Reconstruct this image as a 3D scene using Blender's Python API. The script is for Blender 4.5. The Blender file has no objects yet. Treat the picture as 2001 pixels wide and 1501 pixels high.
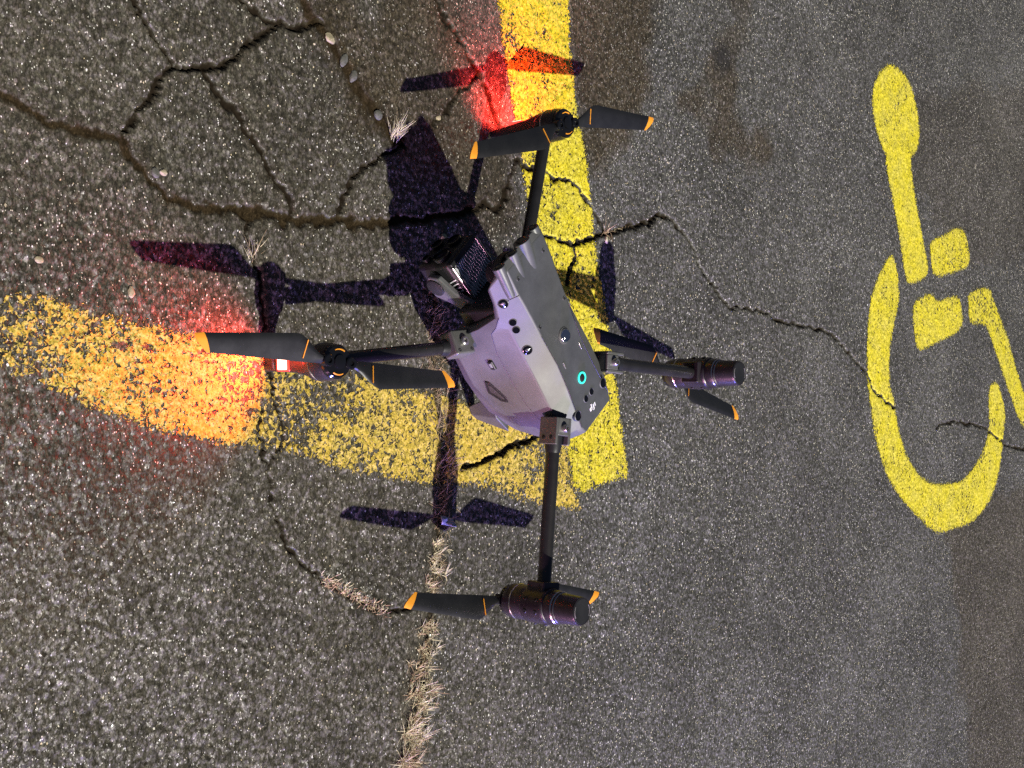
import bpy, bmesh, math, random
import numpy as np
from mathutils import Vector, Matrix

random.seed(7)
scene = bpy.context.scene
COL = scene.collection

# ------------------------------------------------------------------ camera
F_PX, PITCH, CAM_H = 2400.0, 0.7546, 1.267          # focal length in photo pixels, pitch, height
cp, sp = math.cos(PITCH), math.sin(PITCH)
FWD = Vector((0, cp, -sp)); RGT = Vector((1, 0, 0)); UPV = RGT.cross(FWD)
cam_data = bpy.data.cameras.new('camera')
cam = bpy.data.objects.new('camera', cam_data)
COL.objects.link(cam)
# the phone was held sideways: picture right is "up" in the world, picture down is "right"
X, Y, Z = UPV, -RGT, -FWD
cam.matrix_world = Matrix(((X.x, Y.x, Z.x, 0), (X.y, Y.y, Z.y, 0), (X.z, Y.z, Z.z, CAM_H), (0, 0, 0, 1)))
cam_data.sensor_width = 36
cam_data.lens = F_PX * 36 / 2001
cam_data.clip_start = 0.02
cam_data.clip_end = 400
scene.camera = cam

# ------------------------------------------------------------------ world, sun, exposure
world = bpy.data.worlds.new('World')
scene.world = world
world.use_nodes = True
wn = world.node_tree
bg = wn.nodes['Background']
bg.inputs['Color'].default_value = (0.22, 0.30, 0.56, 1)
bg.inputs['Strength'].default_value = 0.15          # night sky
SUN_EL, SUN_AZ = math.radians(52), math.radians(-2)   # floodlight far to the right of the drone
sd = Vector((math.cos(SUN_EL) * math.cos(SUN_AZ), math.cos(SUN_EL) * math.sin(SUN_AZ), math.sin(SUN_EL)))
sun_d = bpy.data.lights.new('sun', 'SUN')
sun_d.energy = 4.6
sun_d.angle = math.radians(0.9)
sun_d.color = (1.0, 0.97, 0.86)
sun = bpy.data.objects.new('sun', sun_d)
sun.rotation_euler = sd.to_track_quat('Z', 'Y').to_euler()
COL.objects.link(sun)


def lamp(name, loc, color, power, size):
    d = bpy.data.lights.new(name, 'POINT')
    d.color = color
    d.energy = power
    d.shadow_soft_size = size
    o = bpy.data.objects.new(name, d)
    o.location = loc
    COL.objects.link(o)
    return o


# the red and blue lamps of the vehicle standing to the right of the drone
lamp('blue_beacon', (4.9, 1.3, 0.50), (0.24, 0.23, 1.0), 1450, 0.30)
lamp('red_beacon', (3.8, -1.0, 0.44), (1.0, 0.45, 0.75), 560, 0.30)

scene.render.engine = 'CYCLES'
scene.cycles.use_denoising = False
scene.cycles.sample_clamp_indirect = 1.5
scene.cycles.max_bounces = 5
scene.cycles.transparent_max_bounces = 6
vs = scene.view_settings
vs.view_transform = 'Standard'
vs.look = 'None'
vs.exposure = 0.26
vs.gamma = 1.0
vs.use_curve_mapping = False

# ------------------------------------------------------------------ helpers


def gpt(px, py, z=0.0):
    """where the sight line through a point of the photograph meets the level z"""
    d = FWD + UPV * ((px - 1000.5) / F_PX) + RGT * ((py - 750.5) / F_PX)
    t = (z - CAM_H) / d.z
    return (d.x * t, d.y * t)


def scale_at(px, py):
    a = gpt(px, py - 5)
    b = gpt(px, py + 5)
    return math.hypot(a[0] - b[0], a[1] - b[1]) / 10


def new_mat(name):
    m = bpy.data.materials.new(name)
    m.use_nodes = True
    nt = m.node_tree
    return m, nt, nt.nodes['Principled BSDF']


class NT:
    """tiny helper to wire nodes"""
    def __init__(self, nt):
        self.nt = nt

    def n(self, kind, **kw):
        nd = self.nt.nodes.new(kind)
        for k, v in kw.items():
            setattr(nd, k, v)
        return nd

    def put(self, sock, v):
        if isinstance(v, bpy.types.NodeSocket):
            self.nt.links.new(v, sock)
        elif v is not None:
            sock.default_value = v

    def math(self, op, a, b=None, c=None, clamp=False):
        nd = self.n('ShaderNodeMath', operation=op)
        nd.use_clamp = clamp
        self.put(nd.inputs[0], a)
        self.put(nd.inputs[1], b)
        self.put(nd.inputs[2], c)
        return nd.outputs[0]

    def mix(self, f, a, b, blend='MIX'):
        nd = self.n('ShaderNodeMix', data_type='RGBA', blend_type=blend)
        self.put(nd.inputs[0], f)
        self.put(nd.inputs[6], a)
        self.put(nd.inputs[7], b)
        return nd.outputs[2]

    def ramp(self, f, stops, interp='LINEAR'):
        nd = self.n('ShaderNodeValToRGB')
        nd.color_ramp.interpolation = interp
        els = nd.color_ramp.elements
        while len(els) < len(stops):
            els.new(0.5)
        for e, (p, c) in zip(els, stops):
            e.position = p
            e.color = (c[0], c[1], c[2], 1) if not isinstance(c, (int, float)) else (c, c, c, 1)
        self.put(nd.inputs[0], f)
        return nd.outputs[0]

    def smooth(self, v, lo, hi):
        nd = self.n('ShaderNodeMapRange', interpolation_type='SMOOTHSTEP')
        self.put(nd.inputs[0], v)
        nd.inputs[1].default_value = lo
        nd.inputs[2].default_value = hi
        return nd.outputs[0]

    def noise(self, vec, scale, detail=2.0, rough=0.5, dist=0.0):
        nd = self.n('ShaderNodeTexNoise')
        self.put(nd.inputs['Vector'], vec)
        nd.inputs['Scale'].default_value = scale
        nd.inputs['Detail'].default_value = detail
        nd.inputs['Roughness'].default_value = rough
        nd.inputs['Distortion'].default_value = dist
        return nd.outputs[0]

    def voronoi(self, vec, scale, feature='F1', rand=1.0):
        nd = self.n('ShaderNodeTexVoronoi', feature=feature)
        self.put(nd.inputs['Vector'], vec)
        nd.inputs['Scale'].default_value = scale
        nd.inputs['Randomness'].default_value = rand
        return nd

    def attr(self, name):
        nd = self.n('ShaderNodeAttribute', attribute_name=name)
        return nd.outputs['Fac']


def simple_mat(name, color, rough=0.5, spec=0.5, metal=0.0, grain=0.0, gscale=400, bump=0.0, emit=None, estr=0.0, coat=0.0):
    m, nt, b = new_mat(name)
    w = NT(nt)
    pos = w.n('ShaderNodeTexCoord').outputs['Object']
    b.inputs['Roughness'].default_value = rough
    b.inputs['Specular IOR Level'].default_value = spec
    b.inputs['Metallic'].default_value = metal
    b.inputs['Coat Weight'].default_value = coat
    c4 = (*color, 1)
    if grain > 0:
        f = w.noise(pos, gscale, 3, 0.6)
        lo = tuple(c * (1 - grain) for c in color)
        hi = tuple(min(1, c * (1 + grain)) for c in color)
        f2 = w.noise(pos, 35, 3, 0.6)
        cc = w.mix(1.0, w.ramp(f, [(0.3, lo), (0.7, hi)]), w.ramp(f2, [(0.3, 0.86), (0.7, 1.14)]), 'MULTIPLY')
        w.put(b.inputs['Base Color'], cc)
        w.put(b.inputs['Roughness'], w.math('MULTIPLY_ADD', f2, 0.22, rough - 0.11))
    else:
        b.inputs['Base Color'].default_value = c4
    if bump > 0:
        bn = w.n('ShaderNodeBump')
        bn.inputs['Strength'].default_value = bump
        bn.inputs['Distance'].default_value = 0.0004
        w.put(bn.inputs['Height'], w.noise(pos, gscale * 3, 2, 0.5))
        w.put(b.inputs['Normal'], bn.outputs[0])
    if emit:
        b.inputs['Emission Color'].default_value = (*emit, 1)
        b.inputs['Emission Strength'].default_value = estr
    return m


def tag(o, label=None, cat=None, group=None, kind=None):
    if label:
        o['label'] = label
    if cat:
        o['category'] = cat
    if group:
        o['group'] = group
    if kind:
        o['kind'] = kind
    return o


def link_mesh(name, me, mat, parent=None, bevel=0.0, seg=2):
    o = bpy.data.objects.new(name, me)
    mats = mat if isinstance(mat, (list, tuple)) else [mat]
    for m in mats:
        me.materials.append(m)
    COL.objects.link(o)
    if parent:
        o.parent = parent
    if bevel > 0:
        bv = o.modifiers.new('bevel', 'BEVEL')
        bv.width = bevel
        bv.segments = seg
        bv.limit_method = 'ANGLE'
        bv.angle_limit = math.radians(22)
        wnm = o.modifiers.new('weighted', 'WEIGHTED_NORMAL')
        wnm.keep_sharp = True
    return o


class MB:
    """collects shapes into one mesh"""
    def __init__(self):
        self.v = []
        self.f = []
        self.mi = []

    def add(self, vs, fs, mi=0):
        o = len(self.v)
        self.v += [tuple(x) for x in vs]
        self.f += [tuple(i + o for i in f) for f in fs]
        self.mi += [mi] * len(fs)

    def box(self, c, s, R=None, mi=0, taper=1.0):
        R = R or Matrix.Identity(3)
        c = Vector(c)
        vs = []
        for z in (-1, 1):
            k = taper if z > 0 else 1.0
            for x, y in ((-1, -1), (1, -1), (1, 1), (-1, 1)):
                vs.append(c + R @ Vector((x * s[0] / 2 * k, y * s[1] / 2 * k, z * s[2] / 2)))
        self.add(vs, [(3, 2, 1, 0), (4, 5, 6, 7), (0, 1, 5, 4), (1, 2, 6, 5), (2, 3, 7, 6), (3, 0, 4, 7)], mi)

    def lathe(self, base, axis, prof, n=32, mi=0, cap=True):
        """prof: list of (radius, distance along axis)"""
        axis = Vector(axis).normalized()
        a = axis.orthogonal().normalized()
        b = axis.cross(a)
        base = Vector(base)
        vs = []
        for r, h in prof:
            for i in range(n):
                t = 2 * math.pi * i / n
                vs.append(base + axis * h + (a * math.cos(t) + b * math.sin(t)) * r)
        fs = []
        for k in range(len(prof) - 1):
            for i in range(n):
                j = (i + 1) % n
                fs.append((k * n + i, k * n + j, (k + 1) * n + j, (k + 1) * n + i))
        if cap:
            fs.append(tuple(reversed(range(n))))
            fs.append(tuple((len(prof) - 1) * n + i for i in range(n)))
        self.add(vs, fs, mi)

    def tube(self, pts, r, n=20, mi=0):
        pts = [Vector(p) for p in pts]
        rs = r if isinstance(r, (list, tuple)) else [r] * len(pts)
        vs, fs = [], []
        for k, p in enumerate(pts):
            d = (pts[min(k + 1, len(pts) - 1)] - pts[max(k - 1, 0)]).normalized()
            a = d.cross(Vector((0, 0, 1)))
            a = a.normalized() if a.length > 1e-4 else Vector((1, 0, 0))
            b = a.cross(d)
            for i in range(n):
                t = 2 * math.pi * i / n
                vs.append(p + (a * math.cos(t) + b * math.sin(t)) * rs[k])
        for k in range(len(pts) - 1):
            for i in range(n):
                j = (i + 1) % n
                fs.append((k * n + i, k * n + j, (k + 1) * n + j, (k + 1) * n + i))
        fs.append(tuple(reversed(range(n))))
        fs.append(tuple((len(pts) - 1) * n + i for i in range(n)))
        self.add(vs, fs, mi)

    def loft(self, rings, mi=0, cap=True):
        n = len(rings[0])
        vs = [p for r in rings for p in r]
        fs = []
        for k in range(len(rings) - 1):
            for i in range(n):
                j = (i + 1) % n
                fs.append((k * n + i, k * n + j, (k + 1) * n + j, (k + 1) * n + i))
        if cap:
            fs.append(tuple(reversed(range(n))))
            fs.append(tuple((len(rings) - 1) * n + i for i in range(n)))
        self.add(vs, fs, mi)

    def prism(self, poly, lo, hi, frame, mi=0):
        """poly in 2D, frame(u, v, w) -> 3D, extruded from w=lo to w=hi"""
        n = len(poly)
        vs = [frame(u, v, lo) for u, v in poly] + [frame(u, v, hi) for u, v in poly]
        fs = [tuple(reversed(range(n))), tuple(range(n, 2 * n))]
        for i in range(n):
            j = (i + 1) % n
            fs.append((i, j, n + j, n + i))
        self.add(vs, fs, mi)

    def mesh(self, name, smooth=True):
        me = bpy.data.meshes.new(name)
        me.from_pydata(self.v, [], self.f)
        me.polygons.foreach_set('material_index', self.mi)
        bm = bmesh.new()
        bm.from_mesh(me)
        bmesh.ops.recalc_face_normals(bm, faces=bm.faces)
        bm.to_mesh(me)
        bm.free()
        if smooth:
            me.polygons.foreach_set('use_smooth', [True] * len(me.polygons))
            me.set_sharp_from_angle(angle=math.radians(35))
        me.update()
        return me

    def build(self, name, mat, parent=None, bevel=0.0, seg=2, smooth=True):
        return link_mesh(name, self.mesh(name, smooth), mat, parent, bevel, seg)


# ------------------------------------------------------------------ ground relief (numpy)
HT = np.random.default_rng(5).random((1024, 1024), dtype=np.float32)


def hash2(ix, iy, k):
    return HT[(iy.astype(np.int32) + k * 131) & 1023, (ix.astype(np.int32) + k * 577) & 1023]


def vnoise(x, y, s, k=0):
    x = x * s
    y = y * s
    ix = np.floor(x)
    iy = np.floor(y)
    fx = x - ix
    fy = y - iy
    fx = fx * fx * (3 - 2 * fx)
    fy = fy * fy * (3 - 2 * fy)
    a = hash2(ix, iy, k)
    b = hash2(ix + 1, iy, k)
    c = hash2(ix, iy + 1, k)
    d = hash2(ix + 1, iy + 1, k)
    return (a * (1 - fx) + b * fx) * (1 - fy) + (c * (1 - fx) + d * fx) * fy


def fbm(x, y, s, k=0, o=4):
    t = 0
    a = 0.5
    for i in range(o):
        t = t + a * vnoise(x, y, s * 2 ** i, k + i * 17)
        a *= 0.5
    return t / (1 - 0.5 ** o)


def stones(x, y, cell, k):
    """union of tilted domes: returns height 0..1 and the random number of the topmost stone"""
    gx = np.floor(x / cell)
    gy = np.floor(y / cell)
    best = np.full(x.shape, -9.0, np.float32)
    rid = np.zeros(x.shape, np.float32)
    for dx in (-1, 0, 1):
        for dy in (-1, 0, 1):
            cx = gx + dx
            cy = gy + dy
            px = (cx + 0.1 + 0.8 * hash2(cx, cy, k)) * cell
            py = (cy + 0.1 + 0.8 * hash2(cx, cy, k + 1)) * cell
            ang = hash2(cx, cy, k + 2) * 6.283
            el = 0.62 + 0.5 * hash2(cx, cy, k + 3)
            u = (x - px) / cell
            v = (y - py) / cell
            ca = np.cos(ang)
            sa = np.sin(ang)
            uu = (u * ca + v * sa) * el
            vv = (-u * sa + v * ca) / el
            top = hash2(cx, cy, k + 4)
            tilt = (hash2(cx, cy, k + 5) - 0.5) * 1.1
            h = 0.35 + 0.5 * top + tilt * uu - 1.35 * np.maximum(np.abs(uu) + 0.35 * np.abs(vv), np.abs(vv) + 0.35 * np.abs(uu)) ** 2
            m = h > best
            best = np.where(m, h, best)
            rid = np.where(m, hash2(cx, cy, k + 6), rid)
    return best, rid


CRACKS = [  # photo points, width in photo pixels, depth in metres
    ([(-40, 140), (0, 180), (60, 215), (100, 240), (160, 262), (225, 275), (250, 300), (290, 345), (330, 385), (380, 405), (430, 405)], 20, 0.0014),
    ([(430, 405), (470, 412), (540, 425), (590, 435), (640, 432), (700, 436), (760, 432), (830, 428), (920, 410)], 16, 0.0042),
    ([(258, -30), (265, 0), (290, 50), (320, 100), (340, 130)], 8, 0.005),
    ([(340, 130), (315, 150), (290, 190), (260, 235), (235, 262)], 9, 0.006),
    ([(340, 130), (400, 138), (430, 130), (480, 95), (530, 60), (560, 52), (600, 55), (625, 45)], 10, 0.007),
    ([(400, 140), (430, 185), (470, 235), (490, 270), (515, 310), (530, 345), (560, 385), (575, 425)], 14, 0.0040),
    ([(585, -30), (610, 40), (640, 70), (660, 110), (690, 160), (720, 200), (745, 235), (765, 260), (790, 285)], 26, 0.0012),
    ([(460, -20), (500, 25), (540, 45), (560, 52)], 12, 0.005),
    ([(840, -30), (850, 0), (875, 45), (900, 80), (915, 110), (935, 150), (960, 190), (965, 215), (975, 240)], 11, 0.006),
    ([(935, 145), (900, 180), (870, 215), (850, 240)], 7, 0.004),
    ([(790, 285), (740, 310), (700, 340), (680, 365), (665, 395), (655, 430)], 8, 0.006),
    ([(920, 410), (950, 400), (975, 408), (990, 380), (1000, 340), (1010, 310), (1040, 330)], 9, 0.006),
    ([(1040, 330), (1060, 335), (1085, 350), (1115, 352), (1130, 365), (1150, 395), (1170, 430), (1185, 455)], 10, 0.008),
    ([(1040, 460), (1080, 463), (1120, 480), (1150, 465), (1190, 455), (1230, 445), (1265, 435), (1290, 423)], 14, 0.011),
    ([(1290, 423), (1320, 435), (1340, 460), (1355, 490), (1375, 530), (1400, 570), (1425, 600), (1470, 605), (1500, 612), (1530, 630), (1580, 640),
      (1620, 650), (1650, 680), (1690, 725), (1710, 765), (1730, 785), (1748, 798)], 8, 0.009),
    ([(1120, 480), (1122, 510), (1112, 540), (1108, 560)], 13, 0.011),
    ([(1830, 836), (1845, 828), (1880, 825), (1925, 835), (1945, 855), (1965, 870), (2020, 885)], 6, 0.008),
    ([(480, 412), (486, 460), (492, 500), (505, 540), (512, 600), (518, 690), (530, 760), (545, 800), (552, 840), (540, 880), (525, 910)], 4, 0.005),
    ([(512, 800), (507, 850), (520, 905), (528, 950), (535, 1000), (550, 1045), (575, 1090), (600, 1110), (640, 1140), (700, 1170), (740, 1195), (820, 1190)], 5, 0.005),
    ([(905, 915), (935, 905), (960, 895), (985, 880), (1010, 870), (1050, 850)], 11, 0.009),
]
JOINT = [(780, 1600), (800, 1500), (820, 1400), (830, 1300), (845, 1200), (855, 1100), (862, 1000), (868, 900), (862, 820), (855, 760), (850, 700), (848, 640), (845, 575), (852, 520)]

# grid lines: fine inside the part in view, growing out to the horizon
xs_in = np.arange(-1.26, 1.2401, 0.0023)
ys_in = [0.47]
while ys_in[-1] < 3.62:
    ys_in.append(ys_in[-1] + 0.0018 + 0.0012 * (ys_in[-1] - 0.47))
ys_in = np.array(ys_in)
gr = 0.01 * 1.6 ** np.arange(0, 19)
XS = np.concatenate([xs_in[0] - np.cumsum(gr)[::-1], xs_in, xs_in[-1] + np.cumsum(gr)])
YS = np.concatenate([ys_in[0] - np.cumsum(gr)[::-1], ys_in, ys_in[-1] + np.cumsum(gr)])
nx, ny = len(XS), len(YS)
XS = XS.astype(np.float32)
YS = YS.astype(np.float32)
GX, GY = np.meshgrid(XS, YS)


def poly_dist(pts, widths_px, jitter):
    """normalised distance to a polyline (1 = at the edge of the crack)"""
    w = [gpt(*p) for p in pts]
    D = np.full(GX.shape, 9.0, np.float32)
    for i in range(len(w) - 1):
        (x0, y0), (x1, y1) = w[i], w[i + 1]
        hw0 = 0.5 * widths_px * scale_at(*pts[i])
        hw1 = 0.5 * widths_px * scale_at(*pts[i + 1])
        m = 3.0 * max(hw0, hw1) + 0.012
        i0, i1 = np.searchsorted(XS, [min(x0, x1) - m, max(x0, x1) + m])
        j0, j1 = np.searchsorted(YS, [min(y0, y1) - m, max(y0, y1) + m])
        if i1 <= i0 or j1 <= j0:
            continue
        sx = GX[j0:j1, i0:i1] + jitter[0][j0:j1, i0:i1]
        sy = GY[j0:j1, i0:i1] + jitter[1][j0:j1, i0:i1]
        dx, dy = x1 - x0, y1 - y0
        L = dx * dx + dy * dy
        t = np.clip(((sx - x0) * dx + (sy - y0) * dy) / L, 0, 1)
        d = np.hypot(sx - x0 - t * dx, sy - y0 - t * dy) / (hw0 + (hw1 - hw0) * t)
        D[j0:j1, i0:i1] = np.minimum(D[j0:j1, i0:i1], d)
    return D


def inside_dist(poly_px, world=None):
    """signed distance in metres to a polygon (negative inside), only near it"""
    w = world or [gpt(*p) for p in poly_px]
    S = np.full(GX.shape, 9.0, np.float32)
    xs_ = [p[0] for p in w]
    ys_ = [p[1] for p in w]
    i0, i1 = np.searchsorted(XS, [min(xs_) - 0.02, max(xs_) + 0.02])
    j0, j1 = np.searchsorted(YS, [min(ys_) - 0.02, max(ys_) + 0.02])
    sx = GX[j0:j1, i0:i1]
    sy = GY[j0:j1, i0:i1]
    D = np.full(sx.shape, 9.0)
    ins = np.zeros(sx.shape, bool)
    n = len(w)
    for i in range(n):
        x0, y0 = w[i]
        x1, y1 = w[(i + 1) % n]
        dx, dy = x1 - x0, y1 - y0
        t = np.clip(((sx - x0) * dx + (sy - y0) * dy) / (dx * dx + dy * dy + 1e-12), 0, 1)
        D = np.minimum(D, np.hypot(sx - x0 - t * dx, sy - y0 - t * dy))
        c = (y0 > sy) != (y1 > sy)
        ins ^= c & (sx < (x1 - x0) * (sy - y0) / (y1 - y0 + 1e-12) + x0)
    S[j0:j1, i0:i1] = np.where(ins, -D, D)
    return S


jx = (fbm(GX, GY, 55, 3, 3) - 0.5) * 0.016 + (vnoise(GX, GY, 230, 5) - 0.5) * 0.0055
jy = (fbm(GX, GY, 55, 9, 3) - 0.5) * 0.016 + (vnoise(GX, GY, 230, 11) - 0.5) * 0.0055
inner = (GX > XS[20]) & (GX < XS[-20]) & (GY > YS[20]) & (GY < YS[-20])

h1, r1 = stones(GX, GY, 0.0082, 21)
h2, r2 = stones(GX, GY, 0.0052, 57)
# the old, coarser surfacing lies on the near side of the painted line, the finer one beyond it
fineness = np.clip((GY - 1.05 - 0.12 * GX) / 0.5, 0, 1)
relief = (1 - fineness) * (0.0008 * h1 + 0.0009 * h2) + fineness * (0.0005 * h1 + 0.0011 * h2)
low = (fbm(GX, GY, 2.2, 40, 3) - 0.5) * 0.006 + (fbm(GX, GY, 14, 44, 2) - 0.5) * 0.0016
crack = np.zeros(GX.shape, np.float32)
dirt = np.zeros(GX.shape, np.float32)
drop = np.zeros(GX.shape, np.float32)
thin = 0.52 + 0.85 * fbm(GX, GY, 26, 70, 3)
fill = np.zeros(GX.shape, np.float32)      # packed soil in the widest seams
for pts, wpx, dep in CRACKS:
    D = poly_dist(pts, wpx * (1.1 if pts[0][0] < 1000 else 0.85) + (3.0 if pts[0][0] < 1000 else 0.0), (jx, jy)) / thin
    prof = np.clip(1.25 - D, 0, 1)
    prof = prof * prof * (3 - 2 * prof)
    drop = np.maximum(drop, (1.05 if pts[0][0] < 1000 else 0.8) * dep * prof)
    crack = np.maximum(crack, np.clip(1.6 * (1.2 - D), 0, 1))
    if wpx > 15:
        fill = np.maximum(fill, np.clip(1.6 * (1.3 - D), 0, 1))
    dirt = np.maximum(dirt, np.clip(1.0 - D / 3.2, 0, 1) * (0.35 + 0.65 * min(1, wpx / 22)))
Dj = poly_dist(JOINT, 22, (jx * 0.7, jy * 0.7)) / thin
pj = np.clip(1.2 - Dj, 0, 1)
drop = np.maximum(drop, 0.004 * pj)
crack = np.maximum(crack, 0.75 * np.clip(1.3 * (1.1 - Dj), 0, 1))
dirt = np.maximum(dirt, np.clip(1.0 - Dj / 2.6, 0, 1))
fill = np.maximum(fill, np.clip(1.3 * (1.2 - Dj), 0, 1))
# slumped edges along the widest seams
HZ = np.where(inner, (relief - 0.0006) * (1 - 0.35 * crack) + low - drop, 0.0).astype(np.float32)

# stains on the surface (world polygons traced on the photo)
brown = np.zeros(GX.shape, np.float32)
for poly, amp in (
        ([(1110, -60), (1290, -60), (1285, 80), (1255, 190), (1225, 330), (1160, 340), (1130, 260), (1115, 100)], 0.9),
        ([(1405, 130), (1440, 140), (1435, 210), (1470, 255), (1525, 290), (1490, 325), (1405, 310), (1385, 240), (1330, 195), (1385, 170)], 0.75),
        ([(1400, -60), (1470, -60), (1450, 60), (1430, 120), (1405, 110), (1420, 40)], 0.55),
        ([(745, -60), (860, -60), (900, 120), (960, 260), (1000, 420), (960, 470), (800, 300), (730, 200), (700, 120)], 0.7),
        ([(580, -60), (700, -60), (780, 260), (700, 260), (640, 130)], 0.6),
        ([(1700, 200), (2100, 150), (2100, 480), (1880, 520), (1800, 380)], 0.35),
        ([(1850, 1000), (2100, 900), (2100, 1560), (1900, 1560)], 0.55)):
    S = inside_dist(poly) + (fbm(GX, GY, 16, 90, 4) - 0.5) * 0.11
    brown = np.maximum(brown, amp * np.clip(0.5 - S / 0.035, 0, 1))
dark = np.zeros(GX.shape, np.float32)
for poly in ([(1393, 95), (1410, 82), (1426, 100), (1430, 125), (1412, 146), (1398, 130)],):
    S = inside_dist(poly) + (fbm(GX, GY, 40, 95, 3) - 0.5) * 0.014
    dark = np.maximum(dark, np.clip(0.5 - S / 0.02, 0, 1))

verts = np.stack([GX, GY, HZ], -1).reshape(-1, 3).astype(np.float32)


def grid_mesh(name, face_mask=None, lift=0.0, attrs=None):
    """mesh of all grid cells, or of those in face_mask"""
    jj, ii = np.nonzero(np.ones((ny - 1, nx - 1), bool) if face_mask is None else face_mask)
    a = jj * nx + ii
    quads = np.stack([a, a + 1, a + nx + 1, a + nx], -1)
    if face_mask is None:
        vv, q, used = verts, quads, None
    else:
        used, inv = np.unique(quads, return_inverse=True)
        q = inv.reshape(-1, 4)
        vv = verts[used].copy()
        vv[:, 2] += lift
    me = bpy.data.meshes.new(name)
    me.vertices.add(len(vv))
    me.vertices.foreach_set('co', vv.ravel())
    me.loops.add(q.size)
    me.loops.foreach_set('vertex_index', q.ravel().astype(np.int32))
    me.polygons.add(len(q))
    me.polygons.foreach_set('loop_start', np.arange(0, q.size, 4, dtype=np.int32))
    me.polygons.foreach_set('loop_total', np.full(len(q), 4, np.int32))
    me.polygons.foreach_set('use_smooth', np.ones(len(q), bool))
    me.update(calc_edges=True)
    for k, arr in (attrs or {}).items():
        at = me.attributes.new(k, 'FLOAT', 'POINT')
        d = arr.ravel().astype(np.float32)
        at.data.foreach_set('value', d if used is None else d[used])
    return me


# ------------------------------------------------------------------ asphalt material
def facets(w, pos, specs):
    """normal broken into flat grains: each Voronoi cell leans its own way; specs are (scale, lean, voronoi node)"""
    g = w.n('ShaderNodeNewGeometry').outputs['Normal']
    out = g
    for node, lean, *wt in specs:
        sub = w.n('ShaderNodeVectorMath', operation='SUBTRACT')
        w.put(sub.inputs[0], node.outputs['Color'])
        sub.inputs[1].default_value = (0.5, 0.5, 0.5)
        mul = w.n('ShaderNodeVectorMath', operation='MULTIPLY')
        w.put(mul.inputs[0], sub.outputs[0])
        mul.inputs[1].default_value = (lean, lean, lean * 0.3)
        piece = mul.outputs[0]
        if wt:
            sc_ = w.n('ShaderNodeVectorMath', operation='SCALE')
            w.put(sc_.inputs[0], piece)
            w.put(sc_.inputs['Scale'], wt[0])
            piece = sc_.outputs[0]
        add = w.n('ShaderNodeVectorMath', operation='ADD')
        w.put(add.inputs[0], out)
        w.put(add.inputs[1], piece)
        out = add.outputs[0]
    nm = w.n('ShaderNodeVectorMath', operation='NORMALIZE')
    w.put(nm.inputs[0], out)
    return nm.outputs[0]


def split(w, sock):
    sp_ = w.n('ShaderNodeSeparateColor')
    w.put(sp_.inputs[0], sock)
    return sp_.outputs


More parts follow.
